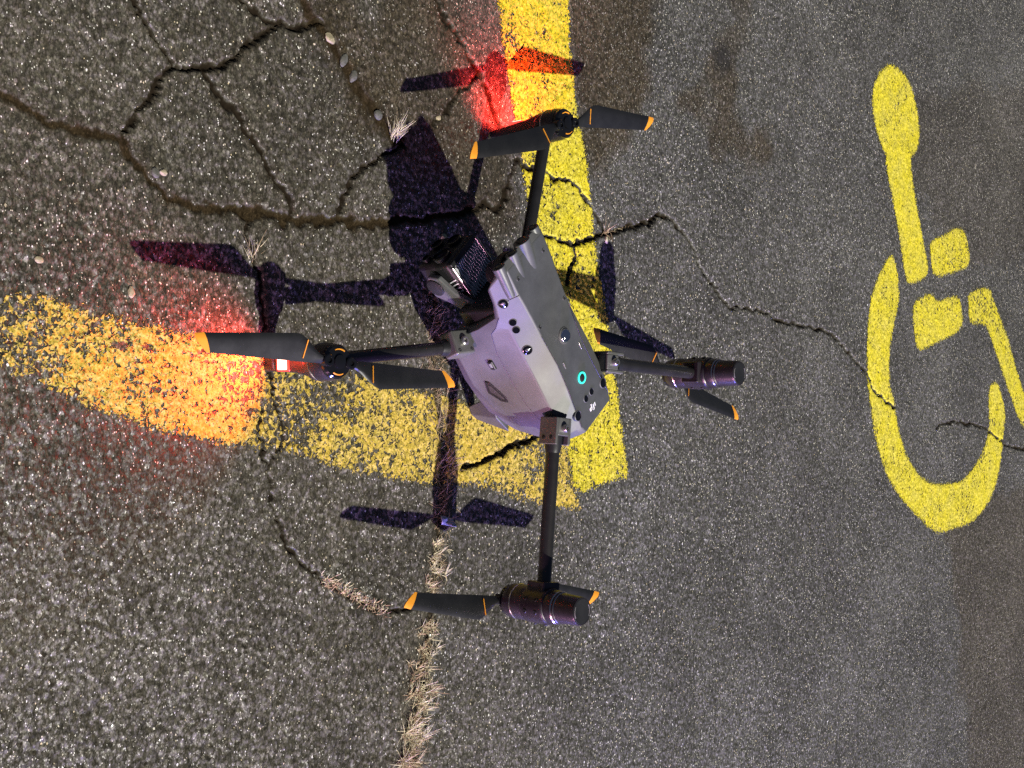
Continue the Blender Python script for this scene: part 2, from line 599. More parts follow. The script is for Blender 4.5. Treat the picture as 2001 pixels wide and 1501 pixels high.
def asphalt_material():
    m, nt, b = new_mat('asphalt')
    w = NT(nt)
    pos = w.n('ShaderNodeTexCoord').outputs['Object']
    fine = w.attr('fine')
    # grains a few millimetres across, squeezed a little so that they are not all round
    mp = w.n('ShaderNodeMapping')
    w.put(mp.inputs['Vector'], pos)
    mp.inputs['Rotation'].default_value = (0, 0, 0.6)
    mp.inputs['Scale'].default_value = (1.0, 1.45, 1.0)
    p2 = mp.outputs[0]
    va = w.voronoi(p2, 205)
    vb = w.voronoi(p2, 480)
    vc = w.voronoi(p2, 112)
    g_ = split(w, vc.outputs['Color'])
    a = split(w, va.outputs['Color'])
    c = split(w, vb.outputs['Color'])
    stone = w.math('ADD', w.math('MULTIPLY', w.attr('stone'), 0.45), w.math('MULTIPLY', a[0], 0.55))
    coarse_c = w.ramp(stone, [(0.08, (0.050, 0.046, 0.035)), (0.35, (0.067, 0.062, 0.047)), (0.60, (0.082, 0.076, 0.059)), (0.80, (0.102, 0.096, 0.077)), (0.95, (0.140, 0.132, 0.112))])
    fine_c = w.ramp(stone, [(0.08, (0.046, 0.046, 0.044)), (0.35, (0.066, 0.066, 0.063)), (0.60, (0.084, 0.083, 0.080)), (0.80, (0.110, 0.109, 0.106)), (0.95, (0.165, 0.164, 0.160))])
    big = w.ramp(g_[0], [(0.0, (0.82, 0.81, 0.78)), (0.5, (0.98, 0.97, 0.96)), (0.85, (1.10, 1.10, 1.10)), (1.0, (1.25, 1.25, 1.25))])
    big = w.mix(w.smooth(vc.outputs['Distance'], 0.45, 0.75), big, (0.66, 0.62, 0.54, 1))
    coarse_c = w.mix(0.9, coarse_c, big, 'MULTIPLY')
    col = w.mix(fine, coarse_c, fine_c)
    # finer grit, and bitumen showing between the grains
    grit = w.ramp(c[0], [(0.0, 0.62), (0.45, 0.88), (0.85, 1.10), (0.95, 1.35), (1.0, 1.8)])
    col = w.mix(0.9, col, grit, 'MULTIPLY')
    gap = w.smooth(va.outputs['Distance'], 0.48, 0.72)
    col = w.mix(w.math('MULTIPLY', gap, 0.6), col, (0.020, 0.017, 0.013, 1))
    slow = w.noise(pos, 5.5, 4, 0.62)
    broad = w.noise(pos, 1.7, 3, 0.55)
    col = w.mix(1.0, col, w.ramp(broad, [(0.32, (0.80, 0.79, 0.77)), (0.68, (1.22, 1.22, 1.22))]), 'MULTIPLY')
    col = w.mix(1.0, col, w.ramp(slow, [(0.3, (0.80, 0.78, 0.74)), (0.7, (1.24, 1.22, 1.18))]), 'MULTIPLY')
    # quartz chips
    pick = w.math('GREATER_THAN', c[1], w.math('MULTIPLY_ADD', fine, -0.035, 0.962))
    near = w.math('LESS_THAN', vb.outputs['Distance'], w.math('MULTIPLY_ADD', c[2], 0.42, 0.20))
    chipf = w.math('MULTIPLY', pick, near)
    chipc = w.ramp(c[2], [(0.0, (0.34, 0.30, 0.23)), (0.5, (0.62, 0.58, 0.50)), (0.85, (0.76, 0.74, 0.68)), (1.0, (0.66, 0.52, 0.32))])
    pick3 = w.math('GREATER_THAN', a[1], 0.978)
    near3 = w.math('LESS_THAN', w.math('ADD', va.outputs['Distance'], w.math('MULTIPLY', vb.outputs['Distance'], 0.25)), w.math('MULTIPLY_ADD', a[2], 0.28, 0.25))
    chip3 = w.math('MULTIPLY', pick3, near3)
    # dirt in and beside the cracks, stains; shade inside thin cracks set as colour
    n60 = w.noise(pos, 70, 4, 0.65)
    soil = w.ramp(n60, [(0.3, (0.016, 0.011, 0.006)), (0.7, (0.058, 0.041, 0.022))])
    dirtf = w.math('MULTIPLY', w.attr('dirt'), w.math('MULTIPLY_ADD', n60, 1.5, -0.3, clamp=True), clamp=True)
    col = w.mix(w.math('MULTIPLY', dirtf, 0.85), col, w.mix(0.6, soil, grit, 'MULTIPLY'))
    st = w.math('MULTIPLY', w.attr('brown'), w.math('MULTIPLY_ADD', n60, 1.0, 0.45, clamp=True), clamp=True)
    col = w.mix(st, col, w.mix(1.0, col, (0.62, 0.47, 0.27, 1), 'MULTIPLY'))
    col = w.mix(w.math('MULTIPLY', w.attr('dark'), 0.85), col, (0.020, 0.018, 0.016, 1))
    keep = w.math('MULTIPLY_ADD', w.math('MAXIMUM', w.attr('crack'), w.math('MULTIPLY', w.attr('brown'), 0.6)), -0.95, 1.0)
    col = w.mix(w.math('MULTIPLY', chipf, keep), col, chipc)
    col = w.mix(w.math('MULTIPLY', chip3, keep), col, w.ramp(a[0], [(0.0, (0.50, 0.42, 0.28)), (0.6, (0.64, 0.60, 0.50)), (1.0, (0.78, 0.76, 0.70))]))
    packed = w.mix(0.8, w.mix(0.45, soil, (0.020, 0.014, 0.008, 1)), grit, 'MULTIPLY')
    col = w.mix(w.attr('crack'), col, w.mix(w.attr('fill'), (0.0170, 0.0125, 0.0085, 1), packed))  # thin cracks: grime plus their inner shade put into the colour; wide seams: soil
    nt.links.new(col, b.inputs['Base Color'])
    rough = w.math('MULTIPLY_ADD', c[1], 0.36, 0.36)
    rough = w.math('MULTIPLY', rough, w.math('MULTIPLY_ADD', w.math('GREATER_THAN', a[2], 0.93), -0.40, 1.0))
    rough = w.math('MAXIMUM', rough, w.math('MULTIPLY', w.math('MAXIMUM', dirtf, w.attr('crack')), 0.85))
    nt.links.new(rough, b.inputs['Roughness'])
    nt.links.new(w.math('MULTIPLY_ADD', w.math('MAXIMUM', dirtf, w.attr('crack')), -0.44, 0.45), b.inputs['Specular IOR Level'])
    nt.links.new(facets(w, pos, ((va, 0.34), (vb, 0.32), (vc, 0.24, w.math('SUBTRACT', 1.0, fine)))), b.inputs['Normal'])
    return m


stone_r = (1 - fineness) * r1 + fineness * r2
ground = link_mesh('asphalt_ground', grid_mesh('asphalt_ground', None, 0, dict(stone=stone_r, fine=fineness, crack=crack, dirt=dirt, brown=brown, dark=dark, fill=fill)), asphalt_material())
tag(ground, kind='structure')


def height_at(x, y):
    i = min(max(int(np.searchsorted(XS, x)), 1), nx - 1)
    j = min(max(int(np.searchsorted(YS, y)), 1), ny - 1)
    return float(max(HZ[j, i], HZ[j - 1, i], HZ[j, i - 1], HZ[j - 1, i - 1]))


# ------------------------------------------------------------------ road paint
def paint_material(name, c0, c1, dirtc, edge_amp=0.004):
    m, nt, b = new_mat(name)
    w = NT(nt)
    pos = w.n('ShaderNodeTexCoord').outputs['Object']
    wear = w.attr('wear')
    sdv = w.attr('edge')
    # ragged edge
    e = w.math('ADD', sdv, w.math('MULTIPLY_ADD', w.noise(pos, 300, 3, 0.65), edge_amp * 4.5, -edge_amp * 2.25))
    e = w.math('ADD', e, w.math('MULTIPLY_ADD', w.noise(pos, 70, 2, 0.6), edge_amp * 1.4, -edge_amp * 0.7))
    inside = w.math('LESS_THAN', e, 0.0)
    # wear: paint lost in worm-like pits, first where the wear value is high
    nn = w.noise(pos, 170, 3, 0.62, 0.7)
    slow = w.noise(pos, 42, 3, 0.6)
    f = w.math('ADD', w.math('MULTIPLY', nn, 0.72), w.math('MULTIPLY', slow, 0.28))
    lim = w.math('MULTIPLY_ADD', wear, 0.40, 0.265)
    kept = w.math('GREATER_THAN', f, lim)
    crk = w.math('LESS_THAN', w.math('ADD', w.attr('crack'), w.math('MULTIPLY_ADD', w.noise(pos, 300, 2), 0.5, -0.25)), 0.42)
    alpha = w.math('MULTIPLY', w.math('MULTIPLY', inside, kept), crk)
    tone = w.noise(pos, 26, 4, 0.65)
    col = w.mix(w.smooth(tone, 0.35, 0.68), c0, c1)
    grime = w.smooth(w.noise(pos, 420, 4, 0.7), 0.52, 0.72)
    col = w.mix(w.math('MULTIPLY', grime, w.math('MULTIPLY_ADD', wear, 0.5, 0.32)), col, dirtc)
    thinp = w.math('SUBTRACT', 1.0, w.smooth(w.math('SUBTRACT', f, lim), 0.0, 0.06))
    col = w.mix(w.math('MULTIPLY', thinp, 0.35), col, dirtc)
    speck = w.voronoi(pos, 400)
    dk = w.math('MULTIPLY', w.math('GREATER_THAN', split(w, speck.outputs['Color'])[0], w.math('MULTIPLY_ADD', wear, -0.35, 0.97)), w.math('LESS_THAN', speck.outputs['Distance'], 0.42))
    col = w.mix(w.math('MULTIPLY', dk, 0.8), col, (0.09, 0.07, 0.03, 1))
    nt.links.new(col, b.inputs['Base Color'])
    b.inputs['Roughness'].default_value = 0.55
    b.inputs['Specular IOR Level'].default_value = 0.35
    vp = w.voronoi(pos, 260)
    vq = w.voronoi(pos, 520)
    nt.links.new(facets(w, pos, ((vp, 0.55), (vq, 0.7))), b.inputs['Normal'])
    nt.links.new(alpha, b.inputs['Alpha'])
    return m


FRESH = paint_material('fresh_yellow_paint', (0.64, 0.53, 0.018, 1), (0.59, 0.50, 0.045, 1), (0.22, 0.19, 0.06, 1), 0.008)
OLD = paint_material('worn_yellow_paint', (0.54, 0.385, 0.045, 1), (0.52, 0.39, 0.075, 1), (0.22, 0.17, 0.08, 1), 0.009)
SYMB = paint_material('stencil_yellow_paint', (0.66, 0.56, 0.022, 1), (0.60, 0.52, 0.06, 1), (0.25, 0.21, 0.06, 1), 0.0085)


def marking(name, polys_px, mat, wear, lift, parent=None):
    S = np.full(GX.shape, 9.0, np.float32)
    for p in polys_px:
        S = np.minimum(S, inside_dist(p))
    vm = S < 0.014
    fm = vm[:-1, :-1] | vm[1:, :-1] | vm[:-1, 1:] | vm[1:, 1:]
    wv = wear if isinstance(wear, np.ndarray) else np.full(GX.shape, wear, np.float32)
    me = grid_mesh(name, fm, lift, dict(edge=S, wear=wv, crack=crack))
    return link_mesh(name, me, mat, parent)


LINE_A = [(1102, -60), (1107, 0), (1110, 80), (1124, 206), (1146, 332), (1163, 497), (1180, 600), (1203, 760), (1225, 930), (1200, 938), (1168, 946), (1140, 962), (1120, 950), (1108, 860),
          (1085, 700), (1060, 560), (1038, 440), (1006, 237), (981, 80), (972, 0), (963, -60)]
LINE_B = [(-80, 548), (0, 568), (80, 578), (200, 612), (370, 655), (510, 690), (700, 735), (850, 775), (1000, 815), (1108, 850), (1124, 950), (1132, 997), (1060, 985), (1000, 970), (940, 948), (840, 945), (700, 922),
          (560, 884), (430, 864), (330, 845), (200, 802), (90, 760), (0, 722), (-80, 690)]
# wear of the old line differs along its length
wb = 0.62 + (fbm(GX, GY, 9, 120, 3) - 0.5) * 0.60
sB = inside_dist(LINE_B)
wb = wb + np.clip(0.35 - (-sB) / 0.03, 0, 1) * 0.22
pxd = np.array(gpt(430, 760))
wb = wb - 0.30 * np.exp(-((GX - pxd[0]) ** 2 + (GY - pxd[1]) ** 2) / 0.10 ** 2)
wb = wb - 0.18 * np.clip((GY - 1.15) / 0.3, 0, 1) - 0.15 * np.clip((0.80 - GY) / 0.12, 0, 1)
old_line = marking('parking_line', [LINE_B], OLD, np.clip(wb, 0.05, 0.95).astype(np.float32), 0.0009)
tag(old_line, 'worn flaking pale yellow parking line running under the drone to the left edge', 'road marking', 'yellow parking lines')
wa = 0.40 + (fbm(GX, GY, 12, 130, 3) - 0.5) * 0.25
new_line = marking('parking_line', [LINE_A], FRESH, np.clip(wa, 0.02, 0.9).astype(np.float32), 0.0016)
tag(new_line, 'solid bright yellow parking line crossing a crack behind the drone', 'road marking', 'yellow parking lines')


def zpx(pts, s, ox, oy):
    for _ in range(2):          # rounded corners, as sprayed through a stencil
        pts = [((1 - k) * a[0] + k * b[0], (1 - k) * a[1] + k * b[1]) for a, b in zip(pts, pts[1:] + pts[:1]) for k in (0.22, 0.78)]
    return [(ox + x / s, oy + y / s) for x, y in pts]


HEAD = zpx([(235, 80), (275, 95), (330, 145), (360, 210), (385, 300), (405, 400), (412, 480), (400, 580), (350, 632), (215, 622), (180, 530), (155, 450), (140, 380), (132, 290), (140, 210), (165, 140), (200, 100)], 3.003, 1660, 100)
TORSO = zpx([(352, 540), (365, 720), (380, 830), (400, 950), (425, 1080), (445, 1180), (462, 1260), (455, 1325), (345, 1370), (325, 1290), (310, 1190), (290, 1060), (265, 930), (240, 810), (218, 700), (212, 540)], 3.003, 1660, 100)
PAD = zpx([(620, 1040), (670, 1050), (690, 1120), (705, 1215), (690, 1270), (600, 1300), (525, 1325), (490, 1300), (480, 1210), (470, 1120), (550, 1085)], 3.003, 1660, 100)
WHEEL = zpx([(195, 155), (150, 230), (115, 310), (95, 390), (88, 480), (80, 600), (82, 750), (95, 850), (110, 960), (135, 1070), (170, 1180), (220, 1270), (290, 1350), (360, 1420), (410, 1458), (480, 1435), (560, 1410), (620, 1350),
             (660, 1280), (690, 1190), (705, 1080), (715, 980), (722, 900), (705, 820), (680, 755), (645, 770), (643, 850), (650, 950), (635, 1030), (600, 1120), (550, 1190), (510, 1225), (390, 1235), (330, 1200), (270, 1110),
             (235, 1010), (215, 900), (205, 830), (185, 780), (183, 650), (190, 560), (215, 450), (233, 370), (228, 280), (215, 200)], 2.381, 1660, 430)
SEAT = zpx([(295, 385), (388, 338), (402, 388), (492, 350), (518, 385), (530, 510), (395, 575), (318, 615), (300, 500)], 2.381, 1660, 430)
LEG = zpx([(553, 340), (650, 310), (665, 370), (695, 450), (730, 540), (760, 650), (790, 750), (840, 900), (860, 960), (800, 965), (775, 900), (740, 800), (700, 690), (660, 570), (628, 475), (560, 490), (552, 400)], 2.381, 1660, 430)
sym = bpy.data.objects.new('wheelchair_symbol', None)
sym.location = (*gpt(1830, 600), 0.0)
sym.empty_display_size = 0.1
COL.objects.link(sym)
tag(sym, 'yellow stencilled wheelchair symbol painted on the grey asphalt', 'road marking')
ws = np.clip(0.38 + (fbm(GX, GY, 10, 140, 3) - 0.5) * 0.3, 0.03, 0.8).astype(np.float32)
for nm, pl in (('head', HEAD), ('torso', TORSO), ('armrest', PAD), ('wheel', WHEEL), ('seat', SEAT), ('leg', LEG)):
    o = marking(nm, [pl], SYMB, ws, 0.0011 if nm != 'torso' else 0.0014, sym)
    o.matrix_parent_inverse = Matrix.Translation(-sym.location)

# ------------------------------------------------------------------ drone materials
SHELL = simple_mat('grey_shell', (0.108, 0.108, 0.111), 0.50, 0.5, 0, 0.08, 900, 0.12)
DECK = simple_mat('dark_grey_deck', (0.068, 0.070, 0.074), 0.45, 0.5, 0, 0.10, 900, 0.12)
DECKB = simple_mat('nose_grey', (0.085, 0.087, 0.090), 0.40, 0.5, 0, 0.08, 900, 0.12)
GRILLE = simple_mat('vent_mesh', (0.05, 0.045, 0.048), 0.5, 0.5, 0, 0.2, 900)
DARKSH = simple_mat('dark_plastic', (0.014, 0.014, 0.015), 0.42, 0.5, 0, 0.15, 700, 0.1)
BLACKG = simple_mat('black_gloss', (0.006, 0.006, 0.007), 0.12, 0.6)
CARBON = simple_mat('carbon_tube', (0.016, 0.015, 0.015), 0.30, 0.55, 0, 0.25, 1500, 0.1)
MOTORM = simple_mat('motor_metal', (0.052, 0.044, 0.050), 0.34, 0.6, 0.65, 0.1, 900)
RINGM = simple_mat('bright_ring', (0.55, 0.50, 0.46), 0.22, 0.5, 1.0)
STEEL = simple_mat('steel_bolt', (0.42, 0.41, 0.39), 0.30, 0.5, 0.9)
ALU = simple_mat('bracket_alloy', (0.15, 0.148, 0.142), 0.40, 0.5, 0.45, 0.1, 700, 0.1)
BLADE = simple_mat('propeller_plastic', (0.011, 0.011, 0.012), 0.42, 0.5, 0, 0.15, 500, 0.1)
ORANGE = simple_mat('orange_paint', (0.78, 0.30, 0.025), 0.45, 0.4, 0, 0.06, 600)
FINM = simple_mat('heat_sink_fin', (0.80, 0.80, 0.84), 0.42, 0.5, 0.25)
WHITEP = simple_mat('white_print', (0.75, 0.75, 0.73), 0.5, 0.4)
GREYP = simple_mat('grey_print', (0.22, 0.22, 0.22), 0.5, 0.4)
CHROME = simple_mat('chrome_dome', (0.75, 0.75, 0.72), 0.10, 0.5, 1.0)
GLASSY = simple_mat('lens_glass', (0.003, 0.003, 0.004), 0.05, 0.8)
PUPIL = simple_mat('lens_pupil', (0.10, 0.10, 0.11), 0.25, 0.6, 0.6)
REDLED = simple_mat('red_light', (0.8, 0.1, 0.05), 0.3, 0.5, emit=(1.0, 0.72, 0.55), estr=3.2)
REDRIM = simple_mat('red_light_rim', (0.6, 0.03, 0.02), 0.3, 0.5, emit=(1.0, 0.035, 0.025), estr=2.6)

GREENLED = simple_mat('green_light', (0.05, 0.5, 0.4), 0.3, 0.5, emit=(0.03, 0.85, 0.58), estr=1.15)

GREENLED.cycles.emission_sampling = 'NONE'
drone = bpy.data.objects.new('drone', None)
drone.location = (-0.0296, 1.2459, 0.0)
drone.rotation_euler = (0, 0, math.radians(220))
drone.empty_display_size = 0.1
COL.objects.link(drone)
tag(drone, 'dark grey four-armed quadcopter drone standing on the cracked asphalt', 'drone')


def deck_z(x):
    return 0.2085 + 0.095 * x


# ---- hull: cross-sections from nose to tail
#      x,     deck,  cham_y, cham_dz, ridge_y, ridge_z, flank_y, flank_z, belly_y, belly_z
ST = [(0.1880, 0.034, 0.046, 0.008, 0.052, 0.203, 0.050, 0.194, 0.040, 0.192),
      (0.1780, 0.042, 0.052, 0.010, 0.058, 0.202, 0.055, 0.190, 0.045, 0.187),
      (0.1400, 0.041, 0.050, 0.012, 0.058, 0.197, 0.056, 0.187, 0.050, 0.184),
      (0.1220, 0.039, 0.049, 0.012, 0.058, 0.195, 0.062, 0.184, 0.056, 0.178),
      (0.1080, 0.038, 0.048, 0.012, 0.058, 0.194, 0.066, 0.146, 0.058, 0.132),
      (0.1000, 0.037, 0.048, 0.012, 0.058, 0.193, 0.069, 0.112, 0.060, 0.092),
      (0.0700, 0.035, 0.047, 0.011, 0.058, 0.192, 0.072, 0.090, 0.060, 0.068),
      (0.0180, 0.030, 0.042, 0.008, 0.059, 0.191, 0.072, 0.087, 0.056, 0.056),
      (-0.020, 0.031, 0.040, 0.006, 0.060, 0.190, 0.071, 0.098, 0.052, 0.054),
      (-0.055, 0.034, 0.042, 0.005, 0.059, 0.189, 0.066, 0.120, 0.050, 0.060),
      (-0.084, 0.037, 0.044, 0.005, 0.055, 0.186, 0.057, 0.128, 0.046, 0.084),
      (-0.0965, 0.033, 0.039, 0.006, 0.047, 0.182, 0.047, 0.140, 0.038, 0.104)]
rings = []
for x, wd, cy, cd, ry, rz, fy, fz, by, bz in ST:
    zd = deck_z(x)
    half = [(wd, zd), (cy, zd - cd), (ry, rz), (ry + 0.45 * (fy - ry) + 0.003, rz + 0.32 * (fz - rz)), (fy, fz), (by, bz)]
    # the nose is rounded above and undercut below
    top = zd - 0.005 if x > 0.185 else zd
    half = [(y, min(z, top)) for y, z in half]
    cut = [max(0.0, zd - z - 0.007) * (0.95 if x > 0.185 else 0.60 if x > 0.17 else 0.0) for y, z in half]
    ring = [Vector((x - c, y, z)) for (y, z), c in zip(half, cut)]
    ring += [Vector((v.x, -v.y, v.z)) for v in reversed(ring)]
    rings.append(ring)
mb = MB()
mb.loft(rings)
hull = mb.build('body_shell', [SHELL, DECK], drone, bevel=0.0022, seg=3)
for p in hull.data.polygons:
    if p.normal.z > 0.97 and p.center.z > 0.19:
        p.material_index = 1


def deck_pt(x, y, dz=0.0):
    return Vector((x, y, deck_z(x) + dz))


DN = Vector((-0.095, 0, 1)).normalized()   # deck normal


def deck_R():
    xx = Vector((1, 0, 0.095)).normalized()
    yy = Vector((0, 1, 0))
    return Matrix((xx, yy, DN)).transposed()


# rounded bulges on the nose with the sensor openings at their front end
for y, r, x0, back in ((0.019, 0.0085, 0.189, 0.060), (-0.006, 0.0115, 0.1905, 0.062), (0.044, 0.0085, 0.187, 0.045), (-0.038, 0.0085, 0.189, 0.050)):
    mb = MB()
    c = deck_pt(x0, y, -0.0045 if abs(y) < 0.03 else -0.009)
    tail = deck_pt(x0 - back, y, -r - 0.001)
    rr = []
    for k in range(9):
        t = k / 8
        p = c.lerp(tail, t)
        q = r * (1 - 0.25 * t * t)
        rr.append([p + Vector((0, math.cos(a) * q, math.sin(a) * q)) for a in [2 * math.pi * i / 20 for i in range(20)]])
    mb.loft(rr)
    bl = mb.build('nose_bulge', DECKB, drone, bevel=0.0008)
    mb = MB()
    mb.lathe(c + Vector((0.0003, 0, 0.0012)), (1, 0, 0.25), [(r * 0.62, -0.004), (r * 0.62, 0.0008), (r * 0.52, 0.0012), (r * 0.42, 0.0004)], 24)
    mb.build('front_sensor', GLASSY, bl)

# deck seams, screws, top beacon, power button, sensors
for x, y in ((0.158, 0.0305), (0.158, -0.0305), (0.082, 0.031), (0.082, -0.031)):
    mb = MB()
    mb.lathe(deck_pt(x, y, -0.001), DN, [(0.0030, 0), (0.0030, 0.0016), (0.0024, 0.0017), (0.0022, 0.0007)], 16)
    s = mb.build('deck_screw', STEEL, hull)
    mb = MB()
    mb.lathe(deck_pt(x, y, -0.001), DN, [(0.0014, 0.0006), (0.0014, 0.0018)], 6)
    s2 = mb.build('deck_screw', DARKSH, hull)
mb = MB()
mb.lathe(deck_pt(0.042, -0.003, -0.001), DN, [(0.0115, 0), (0.0115, 0.0018), (0.0098, 0.0024)], 36)
bc = mb.build('top_beacon', ALU, drone)
mb = MB()
mb.lathe(deck_pt(0.042, -0.003, -0.001), DN, [(0.0096, 0.0015), (0.0092, 0.0042), (0.0076, 0.0064), (0.0048, 0.0078), (0.0015, 0.0083)], 32)
mb.build('beacon_dome', CHROME, bc)
mb = MB()
ringv = []
for rad, hh in ((0.0082, 0.0004), (0.0082, 0.0020), (0.0062, 0.0020), (0.0062, 0.0004)):
    ringv.append([deck_pt(-0.028, -0.0005) + DN * hh + deck_R() @ Vector((math.cos(a) * rad, math.sin(a) * rad, 0)) for a in [2 * math.pi * i / 40 for i in range(40)]])
mb.loft(ringv + [ringv[0]], cap=False)
mb.build('power_ring', GREENLED, drone)
mb = MB()
mb.lathe(deck_pt(-0.028, -0.0005, -0.001), DN, [(0.0055, 0), (0.0055, 0.0026), (0.0047, 0.0030)], 30)
mb.build('power_button', DARKSH, drone)


def lens(c, n, r, parent, bezel=SHELL, pupil=True, name='side_sensor'):
    c = Vector(c)
    n = Vector(n).normalized()
    mb = MB()
    mb.lathe(c - n * 0.003, n, [(r * 1.16, 0), (r * 1.16, 0.0038), (r * 1.02, 0.0044), (r * 0.98, 0.0026)], 28)
    o = mb.build(name, bezel, parent)
    mb = MB()
    mb.lathe(c - n * 0.003, n, [(r, 0), (r, 0.0036), (r * 0.9, 0.0040)], 28)
    mb.build('lens', GLASSY, o)
    if pupil:
        mb = MB()
        mb.lathe(c - n * 0.003, n, [(r * 0.45, 0.003), (r * 0.42, 0.0044), (r * 0.25, 0.0047)], 20)
        mb.build('pupil', PUPIL, o)
    return o


for x, y in ((-0.0655, 0.0345), (-0.0655, -0.0345)):
    lens(deck_pt(x, y, -0.0005), DN, 0.0066, drone, pupil=False, name='top_sensor')
for y in (0.0075, -0.0075):
    lens(deck_pt(-0.058, y, -0.0008), DN, 0.0048, drone, pupil=False, name='top_sensor')
for y in (0.0185, -0.0235):
    mb = MB()
    mb.box(deck_pt(0.009, y, 0.0000), (0.011, 0.0026, 0.0014), deck_R())
    mb.build('deck_slot', ALU if y > 0 else RINGM, hull, bevel=0.0005)
# maker's lettering on the tail end of the deck: d j i
mb = MB()


def letter(poly, xo):
    def fr(u, v, w_):
        u2 = u + 0.22 * v + xo      # slanted
        return deck_pt(-0.0795 + v, 0.0 - u2) + DN * w_
    mb.prism(poly, 0.0002, 0.0007, fr)


k_ = 0.00155
letter([(k_ * a, k_ * b) for a, b in ((0, 0), (3.4, 0), (3.4, 1.0), (1.3, 1.0), (1.3, 2.4), (2.2, 2.4), (2.2, 3.4), (0.2, 3.4), (-0.2, 3.0))], -0.0099)
letter([(k_ * a, k_ * b) for a, b in ((2.3, 0), (3.6, 0), (3.6, 5.4), (2.3, 5.4))], -0.0099)
letter([(k_ * a, k_ * b) for a, b in ((0.2, -1.7), (1.4, -1.7), (2.1, -1.0), (2.1, 3.4), (0.8, 3.4), (0.8, -0.8), (0.2, -0.8))], -0.0031)
letter([(k_ * a, k_ * b) for a, b in ((0, 0), (1.3, 0), (1.3, 3.4), (0, 3.4))], 0.0020)
mb.build('maker_lettering', WHITEP, hull, smooth=False)

# side sensors on the flank band (left and right)
for s in (1, -1):
    nb = Vector((0, s * 0.86, 0.5))
    for x, r, pu in ((0.1385, 0.0062, True), (0.0625, 0.0062, True), (0.108, 0.0046, False), (0.096, 0.0046, False)):
        # point on the band between chamfer and ridge
        k = min(range(len(ST) - 1), key=lambda q: abs((ST[q][0] + ST[q + 1][0]) / 2 - x))
        a, b_ = ST[k], ST[k + 1]
        t = (x - a[0]) / (b_[0] - a[0])
        g = [a[i] + (b_[i] - a[i]) * t for i in range(10)]
        yb = 0.5 * (g[2] + g[4])
        zb = 0.5 * (deck_z(x) - g[3] + g[5])
        nb = Vector((0, s * (deck_z(x) - g[3] - g[5]), (g[4] - g[2]))).normalized()
        lens((x, s * yb, zb), nb, r, drone, pupil=pu)
    # port cover and vent on the flank
    mb = MB()
    R = Matrix.Rotation(math.radians(22 * s), 3, 'Y')
    mb.box((0.052, s * 0.0692, 0.141), (0.014, 0.005, 0.0085))
    pc = mb.build('port_cover', DARKSH, drone, bevel=0.0012)
    mb = MB()
    mb.box((0.0535, s * 0.0706, 0.1415), (0.007, 0.005, 0.004))
    mb.build('port_flap', GREYP, pc, bevel=0.0006)
    mb = MB()
    poly = [(0.026, 0.112), (0.006, 0.107), (-0.010, 0.121), (-0.013, 0.131), (-0.006, 0.134), (0.024, 0.119)]

    def fr(u, v, w_, s=s):
        return Vector((u, s * (0.0722 - (v - 0.1) * 0.10 + w_), v))
    mb.prism(poly, -0.003, 0.0012, fr)
    vt = mb.build('vent', DARKSH, drone, bevel=0.001)
    mb = MB()
    mb.prism([(0.019, 0.1145), (0.008, 0.1125), (-0.005, 0.1240), (-0.007, 0.128), (-0.005, 0.1290), (0.018, 0.118)], -0.002, 0.0017, fr)
    mb.build('vent_grille', GRILLE, vt, bevel=0.0006)
    # rear foot: fin below the hull
    mb = MB()
    rr = []
    for t in (0, 0.25, 0.6, 1.0):
        z = 0.075 * (1 - t) + 0.0015 * t
        y = (0.050 * (1 - t) + 0.034 * t)
        xf = -0.020 * (1 - t) + -0.052 * t
        xb = -0.086 * (1 - t) + -0.078 * t
        th = 0.016 * (1 - t) + 0.007 * t
        rr.append([Vector((xf, s * y, z)), Vector(((xf + xb) / 2, s * (y + th * .5), z)), Vector((xb, s * y, z)), Vector(((xf + xb) / 2, s * (y - th), z))])
    mb.loft(rr)
    mb.build('rear_foot', DECK, drone, bevel=0.002)

# panel seams: fine dark lines along the ridge, across the nose and down the flank
for s in (1, -1):
    seams = [[Vector((a[0], s * (a[4] + 0.45 * (a[6] - a[4]) + 0.0029), a[5] + 0.32 * (a[7] - a[5]))) for a in ST[3:-1]],
             [Vector((ST[2][0], s * (ST[2][k] + 0.0002), zz)) for k, zz in ((1, deck_z(ST[2][0]) + 0.0002), (2, deck_z(ST[2][0]) - ST[2][3]), (4, ST[2][5]), (6, ST[2][7]))],
             [Vector((a[0], s * a[1], deck_z(a[0]) + 0.0001)) for a in ST[6:-1]]]
    for pl in seams:
        mb = MB()
        mb.tube(pl, 0.00045, 6)
        mb.build('panel_seam', DARKSH, hull)
# tail battery latch
mb = MB()
mb.box((-0.095, 0, 0.165), (0.008, 0.050, 0.040))
mb.build('tail_panel', SHELL, drone, bevel=0.002)

# ---- gimbal bay and camera
mb = MB()
mb.box((0.112, 0, 0.148), (0.034, 0.104, 0.072))
mb.build('gimbal_bay', DARKSH, drone, bevel=0.004)
mb = MB()
mb.lathe((0.150, 0, 0.188), (0, 0, -1), [(0.026, 0), (0.026, 0.010), (0.020, 0.016), (0.016, 0.034)], 32)
mb.build('gimbal_mount', DARKSH, drone)
gim = bpy.data.objects.new('gimbal_camera', None)
COL.objects.link(gim)
gim.parent = drone
gim.location = (0.160, -0.002, 0.0880)
gim.rotation_euler = (0, 0, math.radians(6))


def gpart(mb_, name, mat, bevel=0.0, parent=None):
    return mb_.build(name, mat, parent or gim, bevel=bevel)


